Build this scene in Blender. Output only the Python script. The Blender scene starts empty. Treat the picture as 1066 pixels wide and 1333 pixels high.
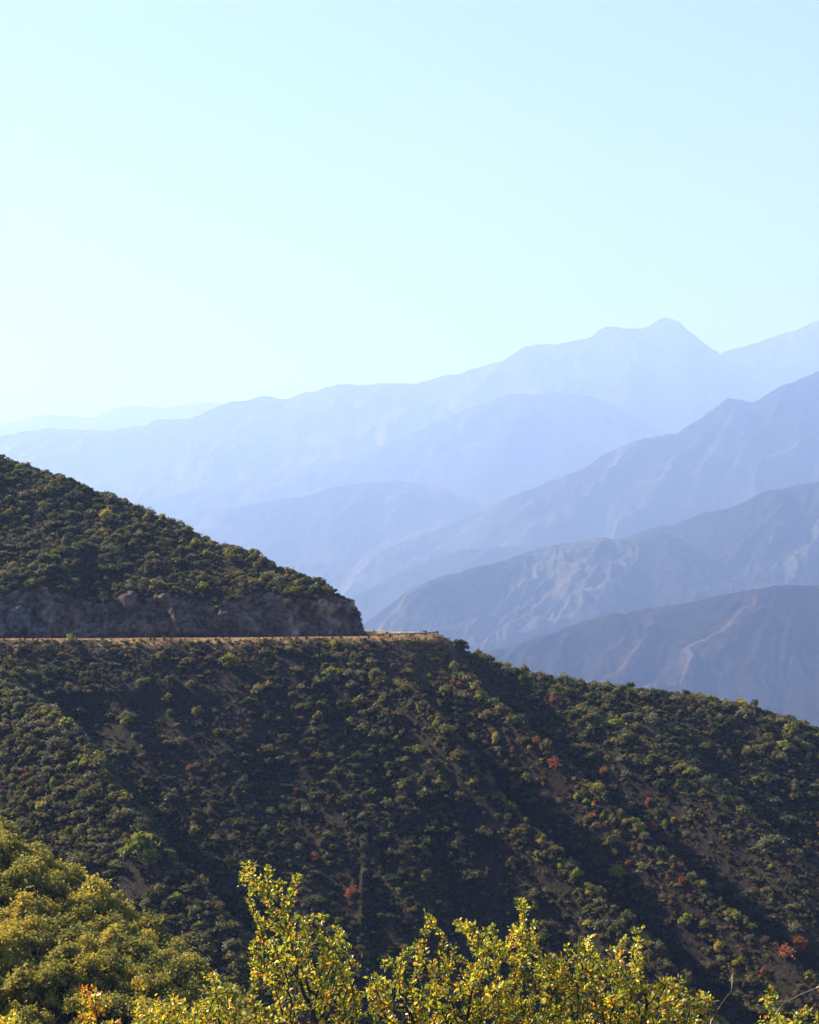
import bpy, math, random
import numpy as np
from mathutils import Vector

# ------------------------------------------------------------------ camera, sky, sun, exposure
SC = bpy.context.scene
F, CX, HY = 1990.0, 533.0, 800.0              # focal length and horizon in photograph pixels (1066 wide)
cam = bpy.data.cameras.new("camera")
cam.sensor_fit = 'HORIZONTAL'; cam.sensor_width = 36.0
cam.lens = 36.0 * F / 1066.0
cam.shift_y = (HY - 666.5) / 1066.0
cam.clip_start = 0.1; cam.clip_end = 60000
co = bpy.data.objects.new("camera", cam); SC.collection.objects.link(co)
co.location = (0, 0, 0); co.rotation_euler = (math.pi / 2, 0, 0)
SC.camera = co

SUN_AZ, SUN_EL = -62.0, 35.0                  # degrees left of the view direction, above the horizon
sd = Vector((math.sin(math.radians(SUN_AZ)) * math.cos(math.radians(SUN_EL)),
             math.cos(math.radians(SUN_AZ)) * math.cos(math.radians(SUN_EL)),
             math.sin(math.radians(SUN_EL))))
w = bpy.data.worlds.new("World"); SC.world = w; w.use_nodes = True
nt = w.node_tree; nt.nodes.clear()
sky = nt.nodes.new('ShaderNodeTexSky'); sky.sky_type = 'NISHITA'; sky.sun_disc = False
sky.sun_elevation = math.radians(SUN_EL); sky.sun_rotation = math.radians(SUN_AZ)
sky.altitude = 2500; sky.air_density = 0.75; sky.dust_density = 0.8; sky.ozone_density = 3.0
bg = nt.nodes.new('ShaderNodeBackground'); bg.inputs[1].default_value = 0.05
wo = nt.nodes.new('ShaderNodeOutputWorld')
nt.links.new(sky.outputs[0], bg.inputs[0]); nt.links.new(bg.outputs[0], wo.inputs[0])
sl = bpy.data.lights.new("sun", 'SUN'); sl.energy = 5.0; sl.angle = math.radians(0.5); sl.color = (1.0, 0.96, 0.90)
so = bpy.data.objects.new("sun", sl); SC.collection.objects.link(so)
so.rotation_euler = sd.to_track_quat('Z', 'Y').to_euler()
SC.view_settings.view_transform = 'Standard'; SC.view_settings.look = 'None'
SC.view_settings.gamma = 1.0; SC.view_settings.use_curve_mapping = False
SC.view_settings.exposure = 2.30
SC.cycles.use_denoising = True
SC.cycles.max_bounces = 6; SC.cycles.diffuse_bounces = 3; SC.cycles.volume_bounces = 1
SC.cycles.transmission_bounces = 4; SC.cycles.transparent_max_bounces = 6
SC.cycles.caustics_reflective = False; SC.cycles.caustics_refractive = False

rng = np.random.default_rng(7); random.seed(7)
C = SC.collection

# ------------------------------------------------------------------ noise
def _h(ix, iy, iz, s):
    h = (ix.astype(np.int64) * 374761393 + iy.astype(np.int64) * 668265263 + iz.astype(np.int64) * 2147483647 + s * 974634777) & 0xFFFFFFFF
    h = ((h ^ (h >> 13)) * 1274126177) & 0xFFFFFFFF
    h = ((h ^ (h >> 16)) * 2246822519) & 0xFFFFFFFF
    return ((h ^ (h >> 15)) & 0xFFFFFF) / float(0xFFFFFF)

def vn(x, y, z=None, s=0):
    x, y = np.broadcast_arrays(np.asarray(x, float), np.asarray(y, float))
    if z is None: z = np.zeros_like(x) + 0.5 * 0
    z = np.broadcast_to(np.asarray(z, float), x.shape)
    ix, iy, iz = np.floor(x), np.floor(y), np.floor(z)
    fx, fy, fz = x - ix, y - iy, z - iz
    fx, fy, fz = [t * t * t * (t * (t * 6 - 15) + 10) for t in (fx, fy, fz)]
    r = 0
    for a in (0, 1):
        for b in (0, 1):
            for c in (0, 1):
                wgt = (fx if a else 1 - fx) * (fy if b else 1 - fy) * (fz if c else 1 - fz)
                r = r + wgt * _h(ix + a, iy + b, iz + c, s)
    return r * 2 - 1

def fbm(x, y, z=None, s=0, o=4, g=0.5, l=2.03):
    r, a, f = 0, 1.0, 1.0
    for k in range(o):
        r = r + a * vn(np.asarray(x) * f, np.asarray(y) * f, None if z is None else np.asarray(z) * f, s + k * 17)
        a *= g; f *= l
    return r

def ridged(x, y, s=0, o=3, g=0.5):
    r, a, f = 0, 1.0, 1.0
    for k in range(o):
        r = r + a * (1 - 2 * np.abs(vn(x * f, y * f, None, s + k * 31)) ** 0.8 * 1.6)
        a *= g; f *= 2.07
    return r

def sstep(a, b, x):
    t = np.clip((x - a) / (b - a), 0, 1); return t * t * (3 - 2 * t)

def smax(a, b, k):
    return 0.5 * (a + b + np.sqrt((a - b) ** 2 + k * k))

def smin(a, b, k):
    return -smax(-a, -b, k)

# ------------------------------------------------------------------ mesh and object helpers
def mesh(name, v, f, mats, tint=None, midx=None, smooth=False, attrs=None):
    v = np.asarray(v, np.float32); f = np.asarray(f, np.int32)
    me = bpy.data.meshes.new(name); n = f.shape[1]
    me.vertices.add(len(v)); me.vertices.foreach_set('co', v.ravel())
    me.loops.add(f.size); me.loops.foreach_set('vertex_index', f.ravel())
    me.polygons.add(len(f)); me.polygons.foreach_set('loop_start', np.arange(len(f), dtype=np.int32) * n)
    for m in (mats if isinstance(mats, (list, tuple)) else [mats]): me.materials.append(m)
    if midx is not None: me.polygons.foreach_set('material_index', np.asarray(midx, np.int32))
    me.update(calc_edges=True)
    if smooth: me.polygons.foreach_set('use_smooth', np.ones(len(f), bool))
    if tint is not None:
        a = me.attributes.new('tint', 'FLOAT', 'FACE'); a.data.foreach_set('value', np.asarray(tint, np.float32))
    for k, val in (attrs or {}).items():
        a = me.attributes.new(k, 'FLOAT', 'POINT'); a.data.foreach_set('value', np.asarray(val, np.float32))
    return me

def link(name, data, parent=None, loc=None):
    o = bpy.data.objects.new(name, data); C.objects.link(o)
    if parent: o.parent = parent
    if loc is not None: o.location = loc
    return o

def tag(o, label=None, cat=None, group=None, kind=None):
    if label: o['label'] = label
    if cat: o['category'] = cat
    if group: o['group'] = group
    if kind: o['kind'] = kind
    return o

class MB:                                     # collects quads
    def __init__(s): s.v = []; s.f = []
    def box(s, c, d, rot=0.0):
        n = len(s.v); ca, sa = math.cos(rot), math.sin(rot)
        for x, y, z in ((-1,-1,-1),(1,-1,-1),(1,1,-1),(-1,1,-1),(-1,-1,1),(1,-1,1),(1,1,1),(-1,1,1)):
            px, py = x * d[0] / 2, y * d[1] / 2
            s.v.append((c[0] + px * ca - py * sa, c[1] + px * sa + py * ca, c[2] + z * d[2] / 2))
        for q in ((0,3,2,1),(4,5,6,7),(0,1,5,4),(1,2,6,5),(2,3,7,6),(3,0,4,7)): s.f.append([n + k for k in q])
    def tube(s, pts, rad, sides=6):
        pts = [Vector(p) for p in pts]; n0 = len(s.v)
        for i, p in enumerate(pts):
            t = (pts[min(i + 1, len(pts) - 1)] - pts[max(i - 1, 0)]).normalized()
            a = t.orthogonal().normalized() if abs(t.z) > .98 else t.cross(Vector((0, 0, 1))).normalized()
            b = t.cross(a)
            r = rad[i] if hasattr(rad, '__len__') else rad
            for k in range(sides):
                q = 2 * math.pi * k / sides
                s.v.append(tuple(p + (a * math.cos(q) + b * math.sin(q)) * r))
        for i in range(len(pts) - 1):
            for k in range(sides):
                a0 = n0 + i * sides + k; a1 = n0 + i * sides + (k + 1) % sides
                s.f.append([a0, a1, a1 + sides, a0 + sides])
    def mesh(s, name, m, smooth=False): return mesh(name, s.v, s.f, m, smooth=smooth)

# ------------------------------------------------------------------ materials
def newmat(name):
    m = bpy.data.materials.new(name); m.use_nodes = True
    n = m.node_tree; n.nodes.clear()
    out = n.nodes.new('ShaderNodeOutputMaterial')
    return m, n, out

def ramp(n, stops):
    r = n.nodes.new('ShaderNodeValToRGB')
    e = r.color_ramp.elements
    while len(e) > 1: e.remove(e[-1])
    e[0].position = stops[0][0]; e[0].color = (*stops[0][1], 1)
    for p, c in stops[1:]:
        q = e.new(p); q.color = (*c, 1)
    return r

def math_node(n, op, a, b=None):
    m = n.nodes.new('ShaderNodeMath'); m.operation = op
    for i, v in enumerate((a, b)):
        if v is None: continue
        if isinstance(v, (int, float)): m.inputs[i].default_value = v
        else: n.links.new(v, m.inputs[i])
    return m.outputs[0]

def leaf_mat(name, stops, trans=0.35, rough=0.6, spec=0.15, tgain=(1.45, 1.32, 0.8), per_object=0.35):
    m, n, out = newmat(name); L = n.links
    at = n.nodes.new('ShaderNodeAttribute'); at.attribute_name = 'tint'
    oi = n.nodes.new('ShaderNodeObjectInfo')
    v = math_node(n, 'ADD', math_node(n, 'MULTIPLY', at.outputs['Fac'], 1 - per_object),
                  math_node(n, 'MULTIPLY', oi.outputs['Random'], per_object))
    r = ramp(n, stops); L.new(v, r.inputs[0])
    p = n.nodes.new('ShaderNodeBsdfPrincipled'); p.inputs['Roughness'].default_value = rough
    p.inputs['Specular IOR Level'].default_value = spec
    L.new(r.outputs[0], p.inputs['Base Color'])
    t = n.nodes.new('ShaderNodeBsdfTranslucent')
    mx = n.nodes.new('ShaderNodeMix'); mx.data_type = 'RGBA'; mx.blend_type = 'MULTIPLY'
    mx.inputs[0].default_value = 1.0; mx.inputs[7].default_value = (*tgain, 1)
    L.new(r.outputs[0], mx.inputs[6]); L.new(mx.outputs[2], t.inputs[0])
    ms = n.nodes.new('ShaderNodeMixShader'); ms.inputs[0].default_value = trans
    L.new(p.outputs[0], ms.inputs[1]); L.new(t.outputs[0], ms.inputs[2]); L.new(ms.outputs[0], out.inputs[0])
    return m

def plain(name, col, rough=0.6, metal=0.0, var=0.15, scale=8.0, bump=0.0):
    m, n, out = newmat(name); L = n.links
    tc = n.nodes.new('ShaderNodeTexCoord')
    no = n.nodes.new('ShaderNodeTexNoise'); no.inputs['Scale'].default_value = scale; no.inputs['Detail'].default_value = 5
    L.new(tc.outputs['Object'], no.inputs['Vector'])
    r = ramp(n, [(0.3, tuple(c * (1 - var) for c in col)), (0.7, tuple(min(1, c * (1 + var)) for c in col))])
    L.new(no.outputs[0], r.inputs[0])
    p = n.nodes.new('ShaderNodeBsdfPrincipled'); p.inputs['Roughness'].default_value = rough; p.inputs['Metallic'].default_value = metal; p.inputs['Specular IOR Level'].default_value = .5 if rough < .8 else .08
    L.new(r.outputs[0], p.inputs['Base Color'])
    if bump:
        b = n.nodes.new('ShaderNodeBump'); b.inputs['Strength'].default_value = 0.8; b.inputs['Distance'].default_value = bump
        L.new(no.outputs[0], b.inputs['Height']); L.new(b.outputs[0], p.inputs['Normal'])
    L.new(p.outputs[0], out.inputs[0])
    return m

def terrain_mat():
    m, n, out = newmat('chaparral_soil'); L = n.links
    tc = n.nodes.new('ShaderNodeTexCoord')
    def noise(sc, det=6, rough=.6):
        no = n.nodes.new('ShaderNodeTexNoise'); no.inputs['Scale'].default_value = sc; no.inputs['Detail'].default_value = det
        no.inputs['Roughness'].default_value = rough
        L.new(tc.outputs['Object'], no.inputs['Vector']); return no.outputs[0]
    def mix(fac, a, b):
        x = n.nodes.new('ShaderNodeMix'); x.data_type = 'RGBA'
        L.new(fac, x.inputs[0]); L.new(a, x.inputs[6]); L.new(b, x.inputs[7]); return x.outputs[2]
    def attr(k):
        a = n.nodes.new('ShaderNodeAttribute'); a.attribute_name = k; return a.outputs['Fac']
    n1, n2, n3 = noise(.09, 5), noise(.9, 6, .7), noise(4.0, 4, .7)
    soil = ramp(n, [(.30, (.013, .010, .010)), (.5, (.024, .018, .016)), (.72, (.052, .037, .031))]); L.new(n2, soil.inputs[0])
    litter = ramp(n, [(.3, (.018, .017, .011)), (.7, (.040, .032, .020))]); L.new(n3, litter.inputs[0])
    f1 = ramp(n, [(.45, (0, 0, 0)), (.6, (1, 1, 1))]); L.new(n1, f1.inputs[0])
    base = mix(f1.outputs[0], soil.outputs[0], litter.outputs[0])
    rock = ramp(n, [(.28, (.014, .011, .011)), (.42, (.060, .042, .035)), (.58, (.13, .088, .070)), (.74, (.30, .235, .20))]); L.new(n2, rock.inputs[0])
    rk2 = ramp(n, [(.3, (.62, .50, .46)), (.5, (1, 1, 1)), (.7, (1.25, 1.2, 1.25))]); L.new(noise(.35, 6, .65), rk2.inputs[0])
    rkm = n.nodes.new('ShaderNodeMix'); rkm.data_type = 'RGBA'; rkm.blend_type = 'MULTIPLY'; rkm.inputs[0].default_value = 1.0
    L.new(rock.outputs[0], rkm.inputs[6]); L.new(rk2.outputs[0], rkm.inputs[7])
    base = mix(attr('rock'), base, rkm.outputs[2])
    pale = ramp(n, [(.3, (.12, .092, .075)), (.7, (.40, .32, .26))]); L.new(n2, pale.inputs[0])
    base = mix(attr('pale'), base, pale.outputs[0])
    dry = ramp(n, [(.3, (.17, .095, .05)), (.5, (.32, .20, .10)), (.75, (.52, .39, .23))]); L.new(n3, dry.inputs[0])
    base = mix(attr('dry'), base, dry.outputs[0])
    p = n.nodes.new('ShaderNodeBsdfPrincipled'); p.inputs['Roughness'].default_value = .95; p.inputs['Specular IOR Level'].default_value = .1
    L.new(base, p.inputs['Base Color'])
    b = n.nodes.new('ShaderNodeBump'); b.inputs['Strength'].default_value = .9; b.inputs['Distance'].default_value = .5
    L.new(n2, b.inputs['Height']); L.new(b.outputs[0], p.inputs['Normal'])
    L.new(p.outputs[0], out.inputs[0])
    return m

def mountain_mat(name, cell, green, earth):
    m, n, out = newmat(name); L = n.links
    tc = n.nodes.new('ShaderNodeTexCoord')
    def noise(sc, det=6):
        no = n.nodes.new('ShaderNodeTexNoise'); no.inputs['Scale'].default_value = sc; no.inputs['Detail'].default_value = det
        no.inputs['Roughness'].default_value = .65
        L.new(tc.outputs['Object'], no.inputs['Vector']); return no.outputs[0]
    a, b2 = noise(.09 / cell, 9), noise(.45 / cell, 6)
    gr = n.nodes.new('ShaderNodeAttribute'); gr.attribute_name = 'bare'
    v = math_node(n, 'ADD', math_node(n, 'MULTIPLY', a, .45), math_node(n, 'MULTIPLY', b2, .55))
    v = math_node(n, 'ADD', v, math_node(n, 'MULTIPLY', gr.outputs['Fac'], .22))
    r = ramp(n, [(.42, tuple(c * .35 for c in green)), (.50, green), (.57, tuple(c * .6 + d * .4 for c, d in zip(green, earth))), (.74, tuple(d * 1.15 for c, d in zip(green, earth)))])
    L.new(v, r.inputs[0])
    p = n.nodes.new('ShaderNodeBsdfPrincipled'); p.inputs['Roughness'].default_value = .95; p.inputs['Specular IOR Level'].default_value = .05
    L.new(r.outputs[0], p.inputs['Base Color'])
    bp = n.nodes.new('ShaderNodeBump'); bp.inputs['Strength'].default_value = .8; bp.inputs['Distance'].default_value = 2.5 * cell
    L.new(v, bp.inputs['Height']); L.new(bp.outputs[0], p.inputs['Normal'])
    L.new(p.outputs[0], out.inputs[0])
    return m

M = {}
M['soil'] = terrain_mat()
M['asphalt'] = plain('weathered_asphalt', (.13, .12, .115), 1.0, 0, .2, 2.0)
M['paint'] = plain('road_paint', (.72, .71, .68), .7, 0, .1, 3.0)
M['yellow_paint'] = plain('yellow_road_paint', (.62, .42, .06), .7, 0, .1, 3.0)
M['steel'] = plain('galvanised_steel', (.22, .22, .22), .7, .3, .15, 4.0)
M['wood'] = plain('weathered_wood', (.07, .055, .045), .9, 0, .3, 6.0)
M['black'] = plain('black_rubber', (.02, .02, .022), .7, 0, .2, 6.0)
M['sign'] = plain('yellow_sign_paint', (.85, .42, .02), .5, 0, .05, 2.0)
M['granite'] = plain('pale_granite', (.085, .083, .09), 1.0, 0, .6, 1.3, .3)
M['bark'] = plain('grey_bark', (.075, .06, .05), .85, 0, .5, 30.0, .004)
M['stem'] = plain('shrub_stems', (.10, .08, .065), .9, 0, .3, 5.0)
M['stalk'] = plain('dry_stalk', (.50, .42, .30), .7, 0, .2, 20.0)
M['drygrass'] = leaf_mat('dry_grass', [(0, (.20, .085, .03)), (.5, (.42, .23, .08)), (1, (.66, .46, .20))], .4, .8, .1, (1.1, 1.0, .8))
M['scrub'] = leaf_mat('low_scrub', [(0, (.03, .026, .016)), (.4, (.055, .045, .03)), (.7, (.09, .062, .045)), (1, (.15, .095, .07))], .25, .9, .1, (1.1, 1.0, .8))
FOL = {
 'dark':   leaf_mat('dark_foliage',   [(0, (.022, .032, .014)), (.5, (.056, .068, .026)), (1, (.12, .128, .048))]),
 'olive':  leaf_mat('olive_foliage',  [(0, (.046, .044, .018)), (.5, (.122, .110, .042)), (1, (.23, .195, .075))]),
 'sage':   leaf_mat('sage_foliage',   [(0, (.062, .064, .040)), (.5, (.130, .128, .078)), (1, (.21, .195, .12))]),
 'bright': leaf_mat('bright_foliage', [(0, (.075, .092, .010)), (.5, (.165, .18, .020)), (1, (.27, .26, .035))]),
 'rust':   leaf_mat('rust_foliage',   [(0, (.12, .048, .022)), (.5, (.25, .098, .035)), (1, (.36, .18, .065))], tgain=(1.4, 1.0, .7)),
 'brown':  leaf_mat('brown_foliage',  [(0, (.070, .046, .038)), (.5, (.15, .098, .078)), (1, (.25, .165, .12))], tgain=(1.3, 1.1, .8)),
 'gold':   leaf_mat('golden_foliage', [(0, (.10, .10, .020)), (.35, (.27, .245, .036)), (.7, (.42, .335, .055)), (1, (.54, .36, .085))]),
 'moss':   leaf_mat('moss_foliage',   [(0, (.06, .07, .018)), (.5, (.19, .185, .036)), (1, (.34, .285, .06))]),
}
M['oakleaf'] = leaf_mat('scrub_oak_leaves', [(0, (.03, .055, .012)), (.30, (.15, .185, .03)), (.62, (.38, .38, .065)), (.80, (.56, .41, .065)), (.90, (.56, .22, .03)), (1, (.55, .15, .03))],
                        .42, .30, .55, (1.9, 1.75, .6), .06)

# ------------------------------------------------------------------ the near terrain as one height field
def P(px, py, d): return np.array(((px - CX) / F * d, d, (HY - py) / F * d))

ROAD = np.array([(-190, 306, -5.3), (-130, 304, -5.0), (-90, 303.5, -4.85), (-50, 303, -4.7), (-28, 303.2, -4.55), (-16, 304, -4.45),
                 (-9, 305.5, -4.35), (-3.5, 308.5, -4.3), (.2, 313, -4.15), (1.6, 319, -3.98), (1.0, 326, -3.85), (-1.5, 333, -3.8), (-6, 341, -3.75), (-14, 350, -3.6), (-30, 362, -3.2)], float)
_seg = np.concatenate([[0], np.cumsum(np.linalg.norm(np.diff(ROAD[:, :2], axis=0), axis=1))])
def road_at(t):
    # Catmull-like smoothing by dense interpolation then box filter
    return np.stack([np.interp(t, _seg, ROAD[:, k]) for k in range(3)], -1)
_t = np.linspace(0, _seg[-1], 700); RD = road_at(_t)
_k = np.ones(25) / 25
RD = np.stack([np.convolve(np.pad(RD[:, k], 12, mode='edge'), _k, 'valid') for k in range(3)], -1)
RW = 3.7                                      # half width of the asphalt

def road_dist(x, y):
    sh = x.shape; x = x.ravel(); y = y.ravel()
    d = np.full(x.shape, 99.0); z = np.full(x.shape, -5.0)
    near = (y > 285) & (y < 385) & (x < 40)
    idx = np.where(near)[0]
    for a in range(0, len(idx), 20000):
        i = idx[a:a + 20000]
        q = (x[i, None] - RD[None, ::3, 0]) ** 2 + (y[i, None] - RD[None, ::3, 1]) ** 2
        k = q.argmin(1); d[i] = np.sqrt(q[np.arange(len(i)), k]); z[i] = RD[::3, 2][k]
    return d.reshape(sh), z.reshape(sh)

CRX = np.array([-300, -130, -90, -30, -10, 0, 6, 10.4, 16.6, 25.8, 35, 49, 60, 69, 75.4, 82.5, 110, 160, 260])
CRZ = np.array([-6.0, -5.3, -5.0, -4.75, -4.55, -4.3, -4.1, -7.0, -10.2, -12.9, -14.4, -15.7, -17.3, -19.0, -21.0, -23.6, -37, -64, -120])
CRY = np.array([300, 299.5, 299, 298.6, 299.5, 302, 307, 310, 311, 311, 310, 309, 308, 307, 306, 305, 302, 298, 290])
SPV = np.array([60, 85, 105, 131, 134.5, 141, 160, 176, 184, 188, 190, 192.5, 196, 199, 203.5, 206, 212, 219, 227, 238, 260, 300])
SPA = np.array([0, -.9, -.2, .9, .2, -.7, -.9, -.45, .35, .95, .45, -.3, -.05, .5, 1.15, .3, -.8, -.3, .5, -.5, .4, 0])
def spur_coord(x, y): return .745 * x + .667 * y
def _cos_interp(v, X, Y):
    i = np.clip(np.searchsorted(X, v) - 1, 0, len(X) - 2)
    t = np.clip((v - X[i]) / (X[i + 1] - X[i]), 0, 1); t = t * .5 + .5 * (t * t * (3 - 2 * t))
    return Y[i] * (1 - t) + Y[i + 1] * t

HRX = np.array([-260, -150, -91, -65, -45, -33, -22, -15, -11.5, -9, -6])
HRY = np.array([400, 376, 358, 330, 319.5, 316, 314, 313, 312.5, 312, 311.5])
_hp = np.array([590, 628, 678, 708, 741, 762, 775, 792, 815])     # skyline of the hill above the road in the photograph
HRZ = np.array([62, 52, 0, 0, 0, 0, 0, 0, 0, 0, 0], float)
HRN = np.array([6, 6, 5.0, 4.8, 4.8, 5.2, 5.6, 5.8, 6, 6, 6])      # height of the natural slope where the cut begins
HRY = HRY.astype(float)
for i, x in enumerate(HRX):
    if i < 2: continue
    y_ = 330.0
    for _ in range(60):
        px = CX + x / y_ * F
        py = np.interp(px, [-60, 0, 60, 130, 200, 250, 290, 330, 370, 400, 430, 460, 475, 490], [572, 592, 606, 631, 663, 687, 703, 716, 735, 747, 761, 776, 815, 850])
        hz_ = (HY - py) / F * y_ - 1.3
        y_ = .5 * y_ + .5 * max(311.5, 308.2 + (hz_ + 4.6 - HRN[i]) / .68)
    HRY[i] = y_; HRZ[i] = hz_
HRY[:2] = HRY[2] + 18, HRY[2] + 8

NC = np.array([P(px, py + 26, d) for px, py, d in ((-500, 900, 165), (-260, 975, 152), (-60, 1040, 140), (0, 1072, 133), (80, 1124, 127), (160, 1180, 122), (240, 1240, 118), (320, 1304, 114), (400, 1385, 110), (500, 1490, 106), (650, 1660, 101), (900, 1950, 95))])

def main_surface(x, y):
    yc = np.interp(x, CRX, CRY) + 1.2 * vn(x / 23., x * 0, None, 3); zc = np.interp(x, CRX, CRZ)
    s = yc - y
    v = spur_coord(x, y)
    v = v + 1.6 * vn(x / 34., y / 34., None, 5) + .7 * vn(x / 11., y / 11., None, 6)
    rr = np.where(x < 8, 1.6, 4.5)
    front = zc - .70 * (np.sqrt(np.maximum(s, 0) ** 2 + rr * rr) - rr)
    amp = 9.5 * sstep(3, 36, s) * (1 - .5 * sstep(110, 150, s))
    front = front + amp * _cos_interp(v, SPV, SPA)
    front = front + sstep(1, 12, s) * (1.1 * ridged(v / 9.5, (x - y) / 90., 11, 2) * (0.5 + .5 * vn(x / 40., y / 40., None, 9)) + .7 * fbm(x / 13., y / 13., None, 12, 4))
    front = np.where(x < 8, np.minimum(front, zc - .1 - .32 * s), front)
    back = zc - .62 * (np.sqrt(np.minimum(s, 0) ** 2 + 20) - math.sqrt(20))
    return np.where(s > 0, front, back), s

def near_surface(x, y):
    yn = np.interp(x, NC[:, 0], NC[:, 1]); zn = np.interp(x, NC[:, 0], NC[:, 2])
    t = yn - y
    n2 = np.where(t > 0, zn - .10 * t - .0045 * t * t, zn - .72 * (np.sqrt(t * t + 9) - 3))
    n2 = n2 + sstep(0, 6, np.abs(t)) * .8 * fbm(x / 9., y / 9., None, 21, 3)
    n2 = np.where(t > 90, -200, n2)
    r = np.maximum(y - 2.0, 0)
    n1 = -1.65 - .60 * (np.sqrt(r * r + 5) - math.sqrt(5)) + .35 * sstep(2, 10, y) * fbm(x / 4., y / 4., None, 31, 3)
    n1 = n1 + np.clip(-x - 30, 0, 200) * .02
    return smax(n1, n2, 2.0)

def H(x, y, full=False):
    x, y = np.broadcast_arrays(np.asarray(x, float), np.asarray(y, float))
    g, s = main_surface(x, y)
    rd, rz = road_dist(x, y)
    wob = 1.0 * fbm(x / 6., y / 9., None, 41, 3)
    # natural hill above the road, then cut back by the road bench
    hy = np.interp(x, HRX, HRY) + 1.0 * vn(x / 15., y * 0, None, 43); hz = np.interp(x, HRX, HRZ)
    hz = hz + .35 * fbm(x / 7., x * 0, None, 44, 3)
    t = y - hy
    hill = hz - .68 * (np.sqrt(t * t + 4) - 2) * np.where(t < 0, 1.0, 1.1)
    hill = hill + (.5 * sstep(0, 8, np.abs(t)) + .9 * sstep(5, 12, -t)) * fbm(x / 9., y / 9., None, 45, 4)
    hill = np.where((x > -6) | ((y < 304.5) & (x < -8)), -400, hill)
    cs = 2.6 + .8 * sstep(-40, -12, x) + .7 * vn(x / 9., y / 30., None, 46)
    off = rd - (RW + .9) + .5 * wob * sstep(.2, 3, rd - RW - .9)
    cut = rz + cs * np.maximum(off, 0)
    cut = cut + 1.3 * sstep(.5, 4, off) * fbm(x / 3.1, y / 3.1, None, 47, 3)
    nat = hill
    hillc = np.minimum(hill, cut)
    bench = rz - .05 - .75 * np.maximum(rd - (RW + 1.1), 0)
    z = np.maximum(g, bench)
    z = np.where((hillc > z) & (x < -2), hillc, z)
    z = np.where(rd < RW + .9, rz - .06, z)
    z = np.where((rd < RW + 3) & (s > 0) & (rd >= RW + .9), np.minimum(z, rz + .1), z)
    rockm = ((nat > cut - .4) & (hillc > np.maximum(g, bench)) & (off > .1) & (x < -2)).astype(float)
    nr = near_surface(x, y)
    z2 = np.where(y < 215, smax(np.where(y < 150, -140, z), nr, 1.5), z)
    z2 = np.maximum(z2, -78 - .02 * y + 3 * vn(x / 30., y / 30., None, 48))
    ed = np.maximum.reduce([np.abs(x) - 170, y - 400, -25 - y, x * 0])
    z2 = z2 - ed * 6.0
    if full: return z2, rockm, s, rd
    return z2

# grid with fine rows near the road
ys = np.concatenate([np.arange(-45, 60, 1.5), np.arange(60, 200, 1.3), np.arange(200, 290, .8), np.arange(290, 330, .3), np.arange(330, 380, .8), np.arange(380, 480, 4)])
xs = np.concatenate([np.arange(-260, -100, 3.), np.arange(-100, 100, .65), np.arange(100, 261, 3.)])
GX, GY = np.meshgrid(xs, ys)
GZ, ROCK, S_, RDm = H(GX, GY, True)
v = np.stack([GX, GY, GZ], -1)
# rough up the rock face along its normal
dzx = np.gradient(GZ, xs, axis=1); dzy = np.gradient(GZ, ys, axis=0)
nl = np.sqrt(dzx ** 2 + dzy ** 2 + 1); nrm = np.stack([-dzx / nl, -dzy / nl, 1 / nl], -1)
dis = ROCK * (1.9 * fbm(GX / 4.2 + GZ / 6., GY / 4., GZ / 3.4, 51, 5, .62) + .5 * np.abs(vn(GX / 1.2, GY / 1.2, GZ / 1.0, 52)) - .5 * np.abs(vn(GX / 3.1 + GZ / 2.2, GY / 3., GZ / 9., 53)))
v = v + nrm * dis[..., None] * np.array([.5, 1, .4])
n0, n1 = len(ys), len(xs)
idx = np.arange(n0 * n1).reshape(n0, n1)
f = np.stack([idx[:-1, :-1], idx[:-1, 1:], idx[1:, 1:], idx[1:, :-1]], -1).reshape(-1, 4)
brk = .8 * fbm(GX / 5., GY / 5., None, 61, 3)
DRY = np.clip(sstep(3.2, 1.0, S_ + 1.8 * brk) * (S_ > -1.5) * (GX < 9) * (.35 + .65 * sstep(-.35, .25, fbm(GX / 3.2, GY / 3.2, None, 63, 3))) + ((RDm < RW + 1.2) & (RDm > RW - .5) & ((S_ > -2) | (GX > -8))) * .9, 0, 1) * (GX < 12) * (GY > 280)
nose = np.exp(-((GX - 2) / 7.) ** 2) * sstep(24, 6, S_) * (S_ > 0)
DRY = np.clip(DRY + .2 * nose + .25 * sstep(.5, 1.2, brk) * (S_ > 0) * (S_ < 60) * np.exp(-((spur_coord(GX, GY) - 202) / 4.) ** 2), 0, 1)
PALE = ROCK * sstep(.15, .75, fbm(GX / 2.4 + GZ / 3., GZ / 1.7, GY / 3., 66, 4, .6)) * (np.exp(-((GX + 18) / 9.) ** 2) + .8 * np.exp(-((GX + 76) / 7.) ** 2) + .25)
for (px, py, rx, rz) in ():
    xx = (px - CX) / F * 309; zz = (HY - py) / F * 309
    PALE = np.maximum(PALE, ROCK * sstep(1.25, .7, np.sqrt(((GX - xx) / rx) ** 2 + ((GZ - zz) / rz) ** 2) + .35 * brk))
xx = (132 - CX) / F * 297
PALE = np.maximum(PALE, sstep(1.2, .8, np.sqrt(((GX - xx) / 2.2) ** 2 + ((S_ - 3.2) / 1.4) ** 2) + .3 * brk) * (S_ > 0))
terr = link('hillside', mesh('hillside', v.reshape(-1, 3), f, M['soil'], smooth=True,
            attrs={'rock': ROCK.ravel(), 'dry': DRY.ravel(), 'pale': PALE.ravel()}))
tag(terr, kind='structure')

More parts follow.
